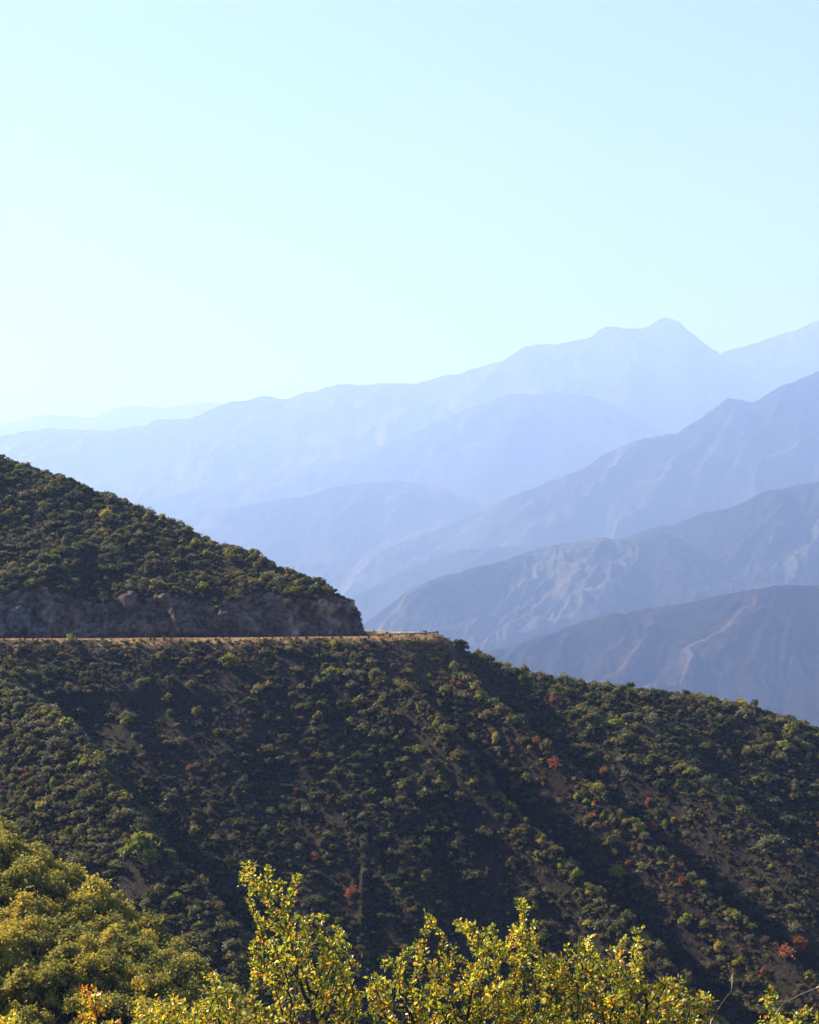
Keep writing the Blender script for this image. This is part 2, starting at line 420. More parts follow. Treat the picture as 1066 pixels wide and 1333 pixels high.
# ------------------------------------------------------------------ road and its painted lines
tan = np.gradient(RD[:, :2], axis=0); tan /= np.linalg.norm(tan, axis=1)[:, None]
nor = np.stack([-tan[:, 1], tan[:, 0]], -1)    # to the left of travel (away from the camera on the straight)
def strip(name, m, o0, o1, lift, kind='structure', dash=None, sel=slice(None)):
    a = np.concatenate([RD[:, :2] + nor * o0, RD[:, 2:3] + lift], 1); b = np.concatenate([RD[:, :2] + nor * o1, RD[:, 2:3] + lift], 1)
    n = len(RD); vv = np.concatenate([a, b]); i = np.arange(n - 1)
    if dash: i = i[(i // dash) % 2 == 0]
    ff = np.stack([i, i + n, i + n + 1, i + 1], -1)[:, ::-1]
    return tag(link(name, mesh(name, vv, ff, m, smooth=True)), kind=kind)
strip('road', M['asphalt'], -RW, RW, .0)
strip('road_edge_line', M['paint'], -RW + .25, -RW + .45, .005)
strip('road_edge_line', M['paint'], RW - .45, RW - .25, .005)
strip('road_centre_line', M['yellow_paint'], -.2, -.07, .005)
strip('road_centre_line', M['yellow_paint'], .07, .2, .005)

# guard rail on the outside of the bend
gr = tag(link('guard_rail', None, loc=(0, 0, 0)), 'low steel guard rail along the outer edge of the road bend', 'guard rail')
ii = [i for i in range(len(RD)) if 305.5 < RD[i, 1] < 321 and RD[i, 0] > -9.5]
oq = RD[ii, :2] - nor[ii] * (RW + .75)
dd = np.concatenate([[0], np.cumsum(np.linalg.norm(np.diff(oq, axis=0), axis=1))])
start = 4.0
prof = [(-.15, .0), (-.09, .055), (-.03, .0), (.03, .0), (.09, .055), (.15, .0)]
sel = np.where(dd > start)[0][::3]
vv, ff = [], []
for k, j in enumerate(sel):
    q = oq[j]; zz = RD[ii[j], 2] + .40; nn = -nor[ii[j]]
    for (h, o) in prof: vv.append((q[0] - nn[0] * o, q[1] - nn[1] * o, zz + h))
np_ = len(prof)
for k in range(len(sel) - 1):
    for c in range(np_ - 1): ff.append((k * np_ + c, k * np_ + c + 1, (k + 1) * np_ + c + 1, (k + 1) * np_ + c))
rail_me = mesh('rail', vv, ff, M['steel'], smooth=True)
rail = link('rail', rail_me, gr)
md = rail.modifiers.new('solid', 'SOLIDIFY'); md.thickness = .03
for d_ in np.arange(start + .3, dd[-1], 2.0):
    q = np.array([np.interp(d_, dd, oq[:, 0]), np.interp(d_, dd, oq[:, 1])]); jj = int(np.argmin(np.abs(dd - d_)))
    nn = -nor[ii[jj]]; zz = RD[ii[jj], 2]
    b = MB(); b.box((q[0] + nn[0] * .17, q[1] + nn[1] * .17, zz + .02), (.15, .2, 1.1), math.atan2(nn[1], nn[0]))
    link('post', b.mesh('post', M['wood']), gr)

# ------------------------------------------------------------------ ray casting on the height field
DS = np.concatenate([np.arange(60, 200, 1.0), np.arange(200, 400, .4)])
def hit(px, py, dmin=150):
    d = DS[DS > dmin]; x = (px - CX) / F * d; z = (HY - py) / F * d
    h = H(x, d); k = np.argmax(h > z)
    return np.array((x[k], d[k], h[k])) if (h > z).any() else None

def to_px(p): return CX + p[..., 0] / p[..., 1] * F, HY - p[..., 2] / p[..., 1] * F

def visible(p, top):
    vis = np.ones(len(p), bool)
    q = p.copy(); q[:, 2] += top
    for fr in np.concatenate([np.linspace(.2, .8, 14), np.linspace(.81, .985, 36)]):
        a = q * fr
        vis &= H(a[:, 0], a[:, 1]) < a[:, 2] + .05
    return vis

# ------------------------------------------------------------------ small road furniture
pp = P(5, 822, 299.6); g = float(H(pp[0], pp[1] - 0.0))
sg = tag(link('warning_sign', None, loc=(pp[0], pp[1] + 9.3, 0)), 'small yellow diamond warning sign on a post beside the road', 'sign')
gz = float(H(pp[0], pp[1] + 9.3)); sg.location.z = gz
b = MB(); b.box((0, 0, .95), (.09, .07, 2.1)); link('post', b.mesh('post', M['wood']), sg)
b = MB(); n_ = .46
for yy in (-.05, -.075): 
    pass
b.v = [(0, -.05, 1.25), (n_, -.05, 1.25 + n_), (0, -.05, 1.25 + 2 * n_), (-n_, -.05, 1.25 + n_), (0, -.075, 1.25), (n_, -.075, 1.25 + n_), (0, -.075, 1.25 + 2 * n_), (-n_, -.075, 1.25 + n_)]
b.f = [(0, 3, 2, 1), (4, 5, 6, 7), (0, 1, 5, 4), (1, 2, 6, 5), (2, 3, 7, 6), (3, 0, 4, 7)]
link('sign_face', b.mesh('sign_face', M['sign']), sg)

j = int(np.argmin(np.abs(RD[:, 1] - 321.5) + 100 * (RD[:, 0] < -2)))
q = RD[j, :2] - nor[j] * (RW + 1.3); gz = float(H(q[0], q[1]))
mp = tag(link('marker_post', None, loc=(3.25, 309.3, float(H(3.25, 309.3)))), 'short dark marker post at the far end of the road bend', 'post')
b = MB(); b.tube([(0, 0, -.2), (0, 0, .8), (0, 0, .86)], [.17, .16, .08], 8); link('shaft', b.mesh('shaft', M['black']), mp)
b = MB(); b.tube([(0, 0, .86), (0, 0, .96), (0, 0, 1.12), (0, 0, 1.18)], [.08, .2, .2, .1], 8); link('cap', b.mesh('cap', M['black']), mp)

def outcrop(px, py, size, label, seed, d=311):
    x = (px - CX) / F * d; zt = (HY - py) / F * d
    yy = np.arange(300, 335, .1); k = np.argmax(H(yy * 0 + x, yy) > zt); y = yy[k] if k else 309
    o = tag(link('rock_outcrop', None, loc=(x, y - .5, zt)), label, 'rock')
    r = np.random.default_rng(seed); n = 44
    th, ph = np.meshgrid(np.linspace(0, 2 * np.pi, n, endpoint=False), np.linspace(.02, np.pi - .02, 30))
    p = np.stack([np.sin(ph) * np.cos(th), np.sin(ph) * np.sin(th), np.cos(ph)], -1)
    k = np.sign(p) * np.abs(p) ** .75
    nz = .92 + .42 * fbm(p[..., 0] * 1.1 + seed, p[..., 1] * 1.1, p[..., 2] * 1.1, seed, 5, .62) + .12 * np.floor(3 * vn(p[..., 0] * 2.3, p[..., 1] * 2.3, p[..., 2] * 2.3, seed + 3)) / 3
    k = k * nz[..., None] * np.array(size)
    i = np.arange(30 * n).reshape(30, n)
    f = np.stack([i[:-1], np.roll(i[:-1], -1, 1), np.roll(i[1:], -1, 1), i[1:]], -1).reshape(-1, 4)
    o2 = link('rock', None); C.objects.unlink(o2); bpy.data.objects.remove(o2)
    o.rotation_euler = (0, 0, 0)
    me = mesh('rock_outcrop', k.reshape(-1, 3), f, M['granite'])
    loc = o.location.copy(); lab = o['label']; bpy.data.objects.remove(o)
    return tag(link('rock_outcrop', me, loc=loc), lab, 'rock')
outcrop(31, 806, (2.2, 1.1, 2.7), 'pale grey rock outcrop at the foot of the road cut near the yellow sign', 3)
outcrop(58, 822, (1.7, .9, 1.0), 'low pale grey rock beside the road, right below the larger outcrop', 5)

# ------------------------------------------------------------------ shrubs: meshes
def shrub_mesh(name, seed, fol, nq, leaf, lobes=7, tall=.8, spread=1.0, spiky=0.0, open_=0.0):
    r = np.random.default_rng(seed)
    V, Fc, T, MI = [], [], [], []
    cs = []
    for k in range(lobes):
        a = r.uniform(0, 2 * np.pi); q = np.sqrt(r.uniform(0, 1)) * .33 * spread
        rad = r.uniform(.15, .27) * (1 - .35 * q / .33)
        cs.append((q * np.cos(a), q * np.sin(a), tall * r.uniform(.28, .78) * (1 - .5 * q / .4) , rad, r.uniform(-.12, .12)))
    cs.append((0, 0, tall * .42, .30, 0))
    cs = np.array(cs)
    wgt = cs[:, 3] ** 2; wgt /= wgt.sum()
    ci = r.choice(len(cs), nq, p=wgt)
    d = r.normal(size=(nq, 3)); d[:, 2] = np.where(r.uniform(size=nq) < .72, np.abs(d[:, 2]), d[:, 2]); d /= np.linalg.norm(d, axis=1)[:, None]
    rr = cs[ci, 3] * (1 - r.uniform(0, 1, nq) ** 2 * .55) * (1 + .22 * r.normal(size=nq) * .6)
    # leafy sprigs poking out of the outline
    sp = r.uniform(size=nq) < (.10 + spiky)
    rr = np.where(sp, rr * r.uniform(1.0, 1.35 + .4 * spiky, nq), rr) * (1 + .28 * fbm(d[:, 0] * 3 + ci, d[:, 1] * 3, d[:, 2] * 3, seed, 2))
    c = cs[ci, :3] + d * rr[:, None] * np.array([1, 1, .85 + .5 * spiky])
    c[:, 2] = np.abs(c[:, 2]) * (1) + .01
    nn = d * .7 + r.normal(size=(nq, 3)) * .75 + np.array([0, 0, .25]); nn /= np.linalg.norm(nn, axis=1)[:, None]
    u = np.cross(nn, r.normal(size=(nq, 3))); u /= np.linalg.norm(u, axis=1)[:, None]; w_ = np.cross(nn, u)
    s = leaf * r.uniform(.55, 1.3, nq)[:, None]
    asp = r.uniform(.45, .9, nq)[:, None]
    q4 = np.stack([c - u * s, c - w_ * s * asp + nn * s * .2, c + u * s, c + w_ * s * asp + nn * s * .2], 1)
    V = q4.reshape(-1, 3); Fc = np.arange(nq * 4).reshape(-1, 4)
    T = np.clip(.5 + cs[ci, 4] + .22 * r.normal(size=nq), 0, 1); MI = np.zeros(nq, int)
    # stems
    b = MB()
    for k in range(min(lobes, 7)):
        e = cs[k]
        b.tube([(e[0] * .12, e[1] * .12, -.12), (e[0] * .55, e[1] * .55, e[2] * .45), (e[0], e[1], e[2] + e[3] * .4)], [.016, .011, .004], 4)
    for k in range(int(6 * (1 + 4 * open_))):
        a = r.uniform(0, 6.28); e = cs[r.integers(len(cs))]
        dv = np.array([np.cos(a), np.sin(a), r.uniform(.4, 1.4)]); dv /= np.linalg.norm(dv)
        b.tube([tuple(e[:3]), tuple(e[:3] + dv * e[3] * r.uniform(1.0, 1.35))], [.007, .003], 3)
    sv = np.array(b.v); sf = np.array(b.f) + len(V)
    return mesh(name, np.concatenate([V, sv]), np.concatenate([Fc, sf]), [FOL[fol], M['stem']],
                tint=np.concatenate([T, np.full(len(sf), .5)]), midx=np.concatenate([MI, np.ones(len(sf), int)]))

KINDS = {  # name of the object, mesh arguments, words for labels
 'dark':   ('dark_shrub',   dict(nq=360, leaf=.078, lobes=10, spread=1.45), 'dark green', 3),
 'olive':  ('olive_shrub',  dict(nq=330, leaf=.078, lobes=9, spread=1.5, spiky=.15), 'olive green', 4),
 'sage':   ('sage_shrub',   dict(nq=320, leaf=.066, lobes=9, spiky=.3, tall=.8, spread=1.45), 'grey sage', 3),
 'bright': ('bright_shrub', dict(nq=340, leaf=.076, lobes=8, tall=.75, spread=1.25, spiky=.1), 'yellow green', 2),
 'rust':   ('rust_shrub',   dict(nq=300, leaf=.066, lobes=8, spiky=.2, tall=.8, spread=1.2), 'rust orange', 2),
 'brown':  ('brown_shrub',  dict(nq=420, leaf=.046, lobes=7, spiky=.3, open_=1.0, tall=.8), 'bare brown', 2),
 'gold':   ('golden_shrub', dict(nq=1300, leaf=.054, lobes=16, spiky=.55, tall=1.0, spread=1.35), 'golden olive', 3),
 'moss':   ('moss_green_shrub', dict(nq=1300, leaf=.054, lobes=14, spiky=.5, tall=1.0, spread=1.35), 'moss green', 3),
}
VAR = []                                      # (kind, mesh)
for ki, (k, (nm, kw, words, nv)) in enumerate(KINDS.items()):
    for a in range(nv): VAR.append((k, shrub_mesh(nm, 100 + ki * 10 + a, k, **kw)))
KV = {k: [i for i, q in enumerate(VAR) if q[0] == k] for k in KINDS}

# ------------------------------------------------------------------ shrubs: where they stand
def jitter(x0, x1, y0, y1, cell, seed):
    r = np.random.default_rng(seed)
    gx, gy = np.meshgrid(np.arange(x0, x1, cell), np.arange(y0, y1, cell))
    return gx.ravel() + r.uniform(0, cell, gx.size), gy.ravel() + r.uniform(0, cell, gx.size), r

PTS = []                                      # x, y, z, variant, diameter, rot
def scatter_main(cell, seed, smin_, smax_, dens):
    x, y, r = jitter(-125, 125, 190, 372, cell, seed)
    z, rock, s, rd = H(x, y, True)
    px, py = to_px(np.stack([x, y, z], -1))
    ok = (px > -150) & (px < 1216) & (py < 1450) & ((rock < .5) | (r.uniform(size=len(x)) < .10)) & (rd > RW + 1.8)
    vv_ = spur_coord(x, y)
    hillm = (z > -3.5) & (y > 308)
    spur = _cos_interp(vv_, SPV, SPA)
    gul = (np.abs(spur + 1) < .3)
    dn = dens * (.86 + .35 * fbm(x / 14., y / 14., None, 71, 3)) + .20 * np.clip(spur, -.9, 1) * (1 - hillm) + .30 * hillm
    nose_ = (np.exp(-((x - 1) / 7.5) ** 2) * sstep(22, 8, s) * (s > 0))
    dn = dn + .55 * np.exp(-((vv_ - 201) / 4.2) ** 2) * (s > 12) + .35 * np.exp(-((vv_ - 187.6) / 1.6) ** 2) * (s > 6)
    dn = dn + .3 * nose_ - 3 * ((s > -70) & (s < 2.2) & (x < 9.5) & (x > -16) & ~hillm) - .35 * ((s > -1) & (s < 1.6) & (x < 8))
    ok &= r.uniform(size=len(x)) < dn
    # steep back side of the crest still carries brush near its top only
    ok &= ~((s < -9) & (x > 6))
    x, y, z, s, vv_, hillm, spur, nose_ = [q[ok] for q in (x, y, z, s, vv_, hillm, spur, nose_)]
    n = len(x)
    size = smin_ + (smax_ - smin_) * r.uniform(size=n) ** 2.0
    size *= 1 + .16 * np.clip(spur, -1, 1) * (1 - hillm)
    lim = np.where((x < 8) & (s > 0) & (s < 14) & ~hillm, .45 + .42 * s, 9); size = np.minimum(size, lim)
    size = np.where((nose_ > .3), np.minimum(size, 1.5), size)
    cn = fbm(x / 9., y / 9., None, 81, 3) + .5 * r.normal(size=n)
    orange = np.exp(-((vv_ - 202.5) / 3.0) ** 2) * sstep(15, 40, s) + .25 * np.exp(-((vv_ - 204) / 7) ** 2)
    u = r.uniform(size=n)
    for i in range(n):
        w_ = {'dark': .9 - .6 * spur[i], 'olive': 1.2 + .5 * cn[i] + .4 * spur[i], 'sage': .55 - .3 * cn[i], 'bright': max(.02, .22 + .42 * spur[i]),  # darker kinds in hollows, brighter on spurs: shade and light put into foliage colour
              'rust': .014 + .60 * orange[i] * (.25 + max(0, cn[i] + .3)), 'brown': .30 + .3 * orange[i] + 5 * nose_[i]}
        band = math.exp(-((vv_[i] - 201) / 4.0) ** 2) * min(1, max(0, (s[i] - 18) / 20)) + .6 * math.exp(-((vv_[i] - 188) / 1.8) ** 2)  # crest bands of golden, tan and rust brush, paler kinds also painting them sunlit
        right = min(1, max(0, (vv_[i] - 192) / 12))
        w_['gold'] = .006 + .32 * band + .04 * right; w_['bright'] += .25 * band; w_['brown'] += 1.3 * band + .55 * right + .35 * max(0, -spur[i]) ; w_['olive'] += 1.0 * band; w_['sage'] += .3 * right
        w_['rust'] = w_['rust'] * 2.6 + .22 * band * (cn[i] > .2)
        w_['dark'] *= 1.5 - .6 * min(1, max(0, spur[i] + .5)) - .5 * min(1, band)
        ks = list(w_); ww = np.maximum(np.array([w_[k] for k in ks]), .01); ww = np.cumsum(ww / ww.sum())
        k = ks[int(np.searchsorted(ww, u[i]))]
        sz = size[i] * (.62 if k in ('rust', 'brown') else 1)
        PTS.append((x[i], y[i], z[i] - .03 * sz, KV[k][i % len(KV[k])], sz, r.uniform(0, 6.28)))
scatter_main(1.5, 201, 1.0, 3.0, .92)
scatter_main(.98, 202, .6, 1.45, .9)
scatter_main(.9, 203, .4, .95, .8)

# landmark shrubs that the photograph shows standing out: pixel, kind, diameter, label
LM = [
 (92, 838, 'bright', 2.6, 'bright green shrub on the dry grass edge of the road'),
 (185, 1120, 'bright', 6.5, 'bright green spreading shrub on the crest of the left spur'),
 (196, 1128, 'bright', 4.0, 'smaller bright green shrub touching the spreading shrub on the left spur'),
 (597, 846, 'dark', 4.2, 'big dark shrub on the ridge crest just past the end of the road'),
 (297, 870, 'bright', 4.4, 'wide yellow green shrub a little below the middle of the road'),
 (378, 852, 'olive', 2.8, 'olive shrub hanging just under the dry road edge'),
 (166, 946, 'bright', 2.6, 'yellow green shrub alone in the dark slope under the road'),
 (247, 1003, 'rust', 2.0, 'rust orange shrub alone in the middle of the dark slope'),
 (410, 1122, 'rust', 2.4, 'rust orange shrub above the top of the tall scrub oak'),
 (458, 1172, 'rust', 3.0, 'dull orange shrub right of the tall scrub oak crown'),
 (722, 1000, 'rust', 3.6, 'largest rust orange shrub on the right hand spur'),
 (698, 968, 'rust', 2.2, 'small rust shrub uphill of the largest rust shrub'),
 (785, 1010, 'rust', 2.6, 'orange shrub standing apart right of the orange spur'),
 (845, 1048, 'rust', 1.8, 'small deep orange shrub at the edge of the dark right gully'),
 (849, 1085, 'rust', 2.8, 'orange red shrub on the ridge line of the orange spur'),
 (868, 1100, 'rust', 2.6, 'orange shrub touching the orange red one on the ridge line'),
 (718, 915, 'rust', 2.0, 'reddish shrub just below the ridge crest'),
 (1043, 1243, 'rust', 4.2, 'red orange shrub low on the orange spur'),
 (1022, 1250, 'rust', 3.6, 'dusky red shrub beside the red orange one low on the spur'),
 (968, 936, 'sage', 4.4, 'big round grey shrub just under the right hand crest'),
 (848, 945, 'sage', 3.8, 'round grey shrub on the slope below the ridge crest'),
 (695, 1052, 'bright', 2.4, 'round yellow green shrub in the gully left of the orange spur'),
 (265, 770, 'bright', 3.4, 'bright green shrub at the top edge of the road cut'),
 (302, 734, 'olive', 4.6, 'big rounded olive shrub on the hill above the road cut'),
 (385, 748, 'bright', 3.4, 'pale green shrub on the skyline of the hill above the road'),
 (428, 774, 'olive', 3.2, 'olive shrub overhanging the cliff at the road bend'),
 (450, 796, 'dark', 1.9, 'dark shrub clinging to the very edge of the cliff'),
 (236, 1112, 'dark', 3.8, 'round dark green shrub alone below the left spur'),
 (545, 985, 'bright', 3.4, 'yellow green shrub on top of the middle spur ridge'),
 (630, 1095, 'olive', 4.0, 'rounded olive shrub on the dark flank left of the middle spur'),
 (152, 806, 'dark', 2.6, 'dark shrub clinging to the rock face halfway along the road cut'),
 (283, 800, 'dark', 2.8, 'dark shrub low on the rock face left of the cliff nose'),
 (338, 790, 'sage', 2.4, 'grey shrub on the rock face near the cliff nose'),
 (85, 785, 'brown', 2.4, 'bare brown shrub on the rock face near its left end'),
 (205, 785, 'olive', 2.2, 'olive shrub high on the rock face above the road'),
 (895, 1210, 'bright', 3.2, 'yellow green shrub on the flank of the orange spur'),
]
LMP = []
for px, py, k, sz, lab in LM:
    h = hit(px, py)
    if h is None: continue
    if h[1] > 300 and float(road_dist(np.array([h[0]]), np.array([h[1]]))[0][0]) < RW + 1.4: continue
    LMP.append((h[0], h[1], h[2] - .05 * sz, KV[k][0], sz, random.uniform(0, 6.28), lab))

# the sunlit near slope at lower left, every shrub on its own
NEAR = []
x, y, r = jitter(-66, 14, 62, 146, 1.45, 301)
z = H(x, y)
px, py = to_px(np.stack([x, y, z], -1))
nt_ = np.interp(x, NC[:, 0], NC[:, 1]) - y
ok = (px > -70) & (px < 420) & (py < 1400) & (nt_ > -5) & (nt_ < 46)
x, y, z = x[ok], y[ok], z[ok]
for i in range(len(x)):
    k = 'gold' if r.uniform() < .48 + .3 * vn(x[i] / 9, y[i] / 9, None, 91) else 'moss'
    sz = 1.2 + 1.75 * r.uniform() ** 1.6; NEAR.append((x[i], y[i], z[i] - .1, KV[k][r.integers(3)], sz, r.uniform(0, 6.28)))

PTS = np.array(PTS); NEAR = np.array(NEAR)
for arr in LMP:                                # clear the brush right in front of and on landmark shrubs
    dx = PTS[:, 0] - arr[0]; dy = PTS[:, 1] - arr[1]
    PTS = PTS[~((np.abs(dx) < .45 * arr[4] + .25 * PTS[:, 4]) & (dy < .4 * arr[4]) & (dy > -.9 * arr[4]))]
vis_near = visible(NEAR[:, :3], NEAR[:, 4] * .75)
NEAR_ALL = NEAR; NEAR = NEAR[vis_near]
pxn, pyn = to_px(NEAR[:, :3])
pick_n = np.argsort(-np.where((pxn > -10) & (pxn < 420) & (pyn < 1340), NEAR[:, 4] / NEAR[:, 1], 0))
NEAR_REST = np.concatenate([NEAR_ALL[~vis_near], NEAR[pick_n[185:]]]); NEAR = NEAR[pick_n[:185]]
left = 296 - len(NEAR) - len(LMP)
vm = visible(PTS[:, :3], PTS[:, 4] * .6)
pxm, pym = to_px(PTS[:, :3])
score = np.where(vm & (pxm > 0) & (pxm < 1066) & (pym < 1300), PTS[:, 4] / PTS[:, 1], 0)
order = np.argsort(-score)
pick = list(order[:left])
for vi in range(len(VAR)):                     # every kind that the cover uses stands somewhere as a shrub of its own
    if VAR[vi][0] in ('gold', 'moss'): continue
    if not any(int(PTS[i, 3]) == vi for i in pick) and not any(a[3] == vi for a in LMP):
        pick.append(next(i for i in order if int(PTS[i, 3]) == vi))
IND = PTS[pick]; REST = np.delete(PTS, pick, 0)

def area(p):
    px, py = to_px(np.array(p[:3], float)); v_ = float(spur_coord(p[0], p[1]))
    if p[1] > 308 and p[2] > -3.5 and p[0] < -5:
        t = p[1] - np.interp(p[0], HRX, HRY)
        return ('on the skyline of the hill' if t > -5 else 'on the hill above the road'), 'shrubs on the hill above the road'
    s = np.interp(p[0], CRX, CRY) - p[1]
    if s < 6 and p[0] > 8: return 'on the crest past the road end', 'shrubs along the ridge crest'
    if s < 14 and p[0] < 8: return 'just below the road', 'shrubs just below the road'
    if v_ < 136: return 'on the left spur', 'shrubs on the left spur'
    if v_ < 181: return 'in the dark hollow', 'shrubs in the dark hollow'
    if v_ < 190.5: return 'on the middle spur', 'shrubs on the middle spur'
    if v_ < 197: return 'in the gully by the middle spur', 'shrubs in the gully by the middle spur'
    if v_ < 208: return 'on the orange spur', 'shrubs on the orange tinted spur'
    return 'on the dark right slope', 'shrubs on the broad right slope'

def near_area(p):
    t = np.interp(p[0], NC[:, 0], NC[:, 1]) - p[1]
    if t < 5: return 'topping the near slope'
    if p[0] > -17: return 'right on the near slope'
    return 'high on the near slope' if t < 14 else 'low on the near slope'

items = []
for p in LMP: items.append([p, p[6], None])
for p in IND:
    a, gname = area(p); k = VAR[int(p[3])][0]
    size = 'big' if p[4] > 3.4 else ('mid-sized' if p[4] > 2.2 else 'small')
    items.append([p, f'{size} {KINDS[k][2]} shrub {a}', gname])
for p in NEAR:
    k = VAR[int(p[3])][0]
    size = 'big' if p[4] > 2.6 else ('mid-sized' if p[4] > 2.1 else 'small')
    items.append([p, f'{size} {KINDS[k][2]} shrub {near_area(p)}', 'shrubs on the sunlit near slope'])
from collections import defaultdict
same = defaultdict(list)
for it in items: same[it[1]].append(it)
ORD = ['leftmost', 'second', 'third', 'fourth', 'fifth', 'sixth']
for lab, its in same.items():
    if 1 < len(its) <= 6:
        its.sort(key=lambda q: q[0][0] / q[0][1])
        for n, it in enumerate(its):
            o_ = 'rightmost' if n == len(its) - 1 else ORD[n]
            it[1] = lab + f', {o_} of {("two","three","four","five","six")[len(its)-2]}' + (' from left' if o_ not in ('leftmost', 'rightmost') else '')
protos = {}
for p, lab, gname in items:
    vi = int(p[3]); k = VAR[vi][0]
    if vi not in protos: o = protos[vi] = link(KINDS[k][0], VAR[vi][1])
    else:
        o = protos[vi].copy(); C.objects.link(o)
        if 'group' in o: del o['group']
    o.location = (p[0], p[1], p[2]); o.rotation_euler = (0, 0, p[5]); o.scale = (p[4], p[4], p[4] * (.78 + .3 * ((p[5] * 7.3) % 1)))
    tag(o, lab, 'shrub', gname)

# ------------------------------------------------------------------ the rest of the brush: one cover, instanced on points
def cover(name, pts, label):
    me = bpy.data.meshes.new(name); me.vertices.add(len(pts))
    me.vertices.foreach_set('co', np.ascontiguousarray(pts[:, :3], dtype=np.float32).ravel())
    for nm, ty, val in (('kind_index', 'INT', pts[:, 3].astype(np.int32)), ('size', 'FLOAT', pts[:, 4].astype(np.float32)), ('turn', 'FLOAT', pts[:, 5].astype(np.float32))):
        a = me.attributes.new(nm, ty, 'POINT'); a.data.foreach_set('value', np.ascontiguousarray(val))
    o = link(name, me); tag(o, label, 'brush', None, 'stuff')
    g = bpy.data.node_groups.new(name, 'GeometryNodeTree')
    g.interface.new_socket('Geometry', in_out='INPUT', socket_type='NodeSocketGeometry')
    g.interface.new_socket('Geometry', in_out='OUTPUT', socket_type='NodeSocketGeometry')
    N = g.nodes; L = g.links
    gi = N.new('NodeGroupInput'); go = N.new('NodeGroupOutput'); jn = N.new('GeometryNodeJoinGeometry')
    def named(nm, ty):
        q = N.new('GeometryNodeInputNamedAttribute'); q.data_type = ty; q.inputs['Name'].default_value = nm
        return q.outputs['Attribute']
    kind, size, turn = named('kind_index', 'INT'), named('size', 'FLOAT'), named('turn', 'FLOAT')
    cx = N.new('ShaderNodeCombineXYZ'); L.new(turn, cx.inputs[2])
    sx = N.new('ShaderNodeCombineXYZ')
    for i, (mul, lo, sp_) in enumerate(((5.13, .78, .62), (3.71, .78, .55), (9.77, .62, .62))):
        m1 = N.new('ShaderNodeMath'); m1.operation = 'MULTIPLY'; L.new(turn, m1.inputs[0]); m1.inputs[1].default_value = mul
        m2 = N.new('ShaderNodeMath'); m2.operation = 'FRACT'; L.new(m1.outputs[0], m2.inputs[0])
        m3 = N.new('ShaderNodeMath'); m3.operation = 'MULTIPLY_ADD'; L.new(m2.outputs[0], m3.inputs[0]); m3.inputs[1].default_value = sp_; m3.inputs[2].default_value = lo
        m4 = N.new('ShaderNodeMath'); m4.operation = 'MULTIPLY'; L.new(m3.outputs[0], m4.inputs[0]); L.new(size, m4.inputs[1])
        L.new(m4.outputs[0], sx.inputs[i])
    for vi in sorted(set(int(q) for q in pts[:, 3])):
        cmp_ = N.new('FunctionNodeCompare'); cmp_.data_type = 'INT'; cmp_.operation = 'EQUAL'
        ins = [s for s in cmp_.inputs if s.type == 'INT']; L.new(kind, ins[0]); ins[1].default_value = vi
        oi = N.new('GeometryNodeObjectInfo'); oi.inputs['Object'].default_value = protos[vi]
        oi.inputs['As Instance'].default_value = True; oi.transform_space = 'ORIGINAL'
        ip = N.new('GeometryNodeInstanceOnPoints')
        L.new(gi.outputs[0], ip.inputs['Points']); L.new(cmp_.outputs[0], ip.inputs['Selection'])
        L.new(oi.outputs['Geometry'], ip.inputs['Instance']); L.new(cx.outputs[0], ip.inputs['Rotation']); L.new(sx.outputs[0], ip.inputs['Scale'])
        L.new(ip.outputs[0], jn.inputs[0])
    L.new(jn.outputs[0], go.inputs[0])
    md = o.modifiers.new('scatter', 'NODES'); md.node_group = g
    return o
cover('chaparral', REST, 'mixed green and brown brush covering the road hillside')
cover('near_brush', NEAR_REST, 'golden and moss green brush filling the near slope between its bigger shrubs')

# low dry scrub between the shrubs, and dry grass along the road edge: merged tufts
def tufts(name, pts, sizes, m, n, seed, label, wide=.35, upright=1.0, cat='ground cover', dark=None):
    r = np.random.default_rng(seed); N = len(pts)
    c = np.repeat(pts, n, 0); s = np.repeat(sizes, n)
    a = r.uniform(0, 6.28, N * n); ln = s * r.uniform(.5, 1.1, N * n)
    base = c + np.stack([np.cos(a), np.sin(a), a * 0], -1) * (s * r.uniform(0, .35, N * n))[:, None]
    lean = r.uniform(.1, 1.0, N * n) / upright
    tip = base + np.stack([np.cos(a) * lean, np.sin(a) * lean, np.ones(N * n)], -1) * (ln / np.sqrt(1 + lean ** 2))[:, None]
    sd_ = np.stack([-np.sin(a), np.cos(a), a * 0], -1) * (ln * wide * .5)[:, None]
    mid = base * .45 + tip * .55
    q = np.stack([base - [0, 0, .05], mid - sd_, tip, mid + sd_], 1)
    o = link(name, mesh(name, q.reshape(-1, 3), np.arange(N * n * 4).reshape(-1, 4), m, tint=np.clip(np.repeat(r.uniform(0, 1, N), n) * .6 + .4 * r.uniform(size=N * n), 0, 1)))
    return tag(o, label, cat, None, 'stuff')
x, y, r = jitter(-95, 100, 205, 345, 1.05, 401)
z, rock, s, rd = H(x, y, True)
px, py = to_px(np.stack([x, y, z], -1))
ok = (px > -100) & (px < 1166) & (py < 1400) & (rd > RW + 1.2) & (rock < .5) & ~((s < -6) & (x > 6)) & (r.uniform(size=len(x)) < .75)
tufts('low_scrub', np.stack([x, y, z], -1)[ok], r.uniform(.3, .85, ok.sum()), M['scrub'], 7, 402, 'low brown scrub and dead twigs between the hillside shrubs', .5, .8)
x, y, r = jitter(-95, 10, 288, 318, .42, 411)
z, rock, s, rd = H(x, y, True)
e = np.clip(sstep(4.0, 1.2, s + 1.5 * fbm(x / 5., y / 5., None, 61, 3)), 0, 1) * (s > -2.5)
e = np.maximum(e, .55 * np.exp(-((x - 2) / 6.) ** 2) * sstep(20, 8, s) * (s > 0))
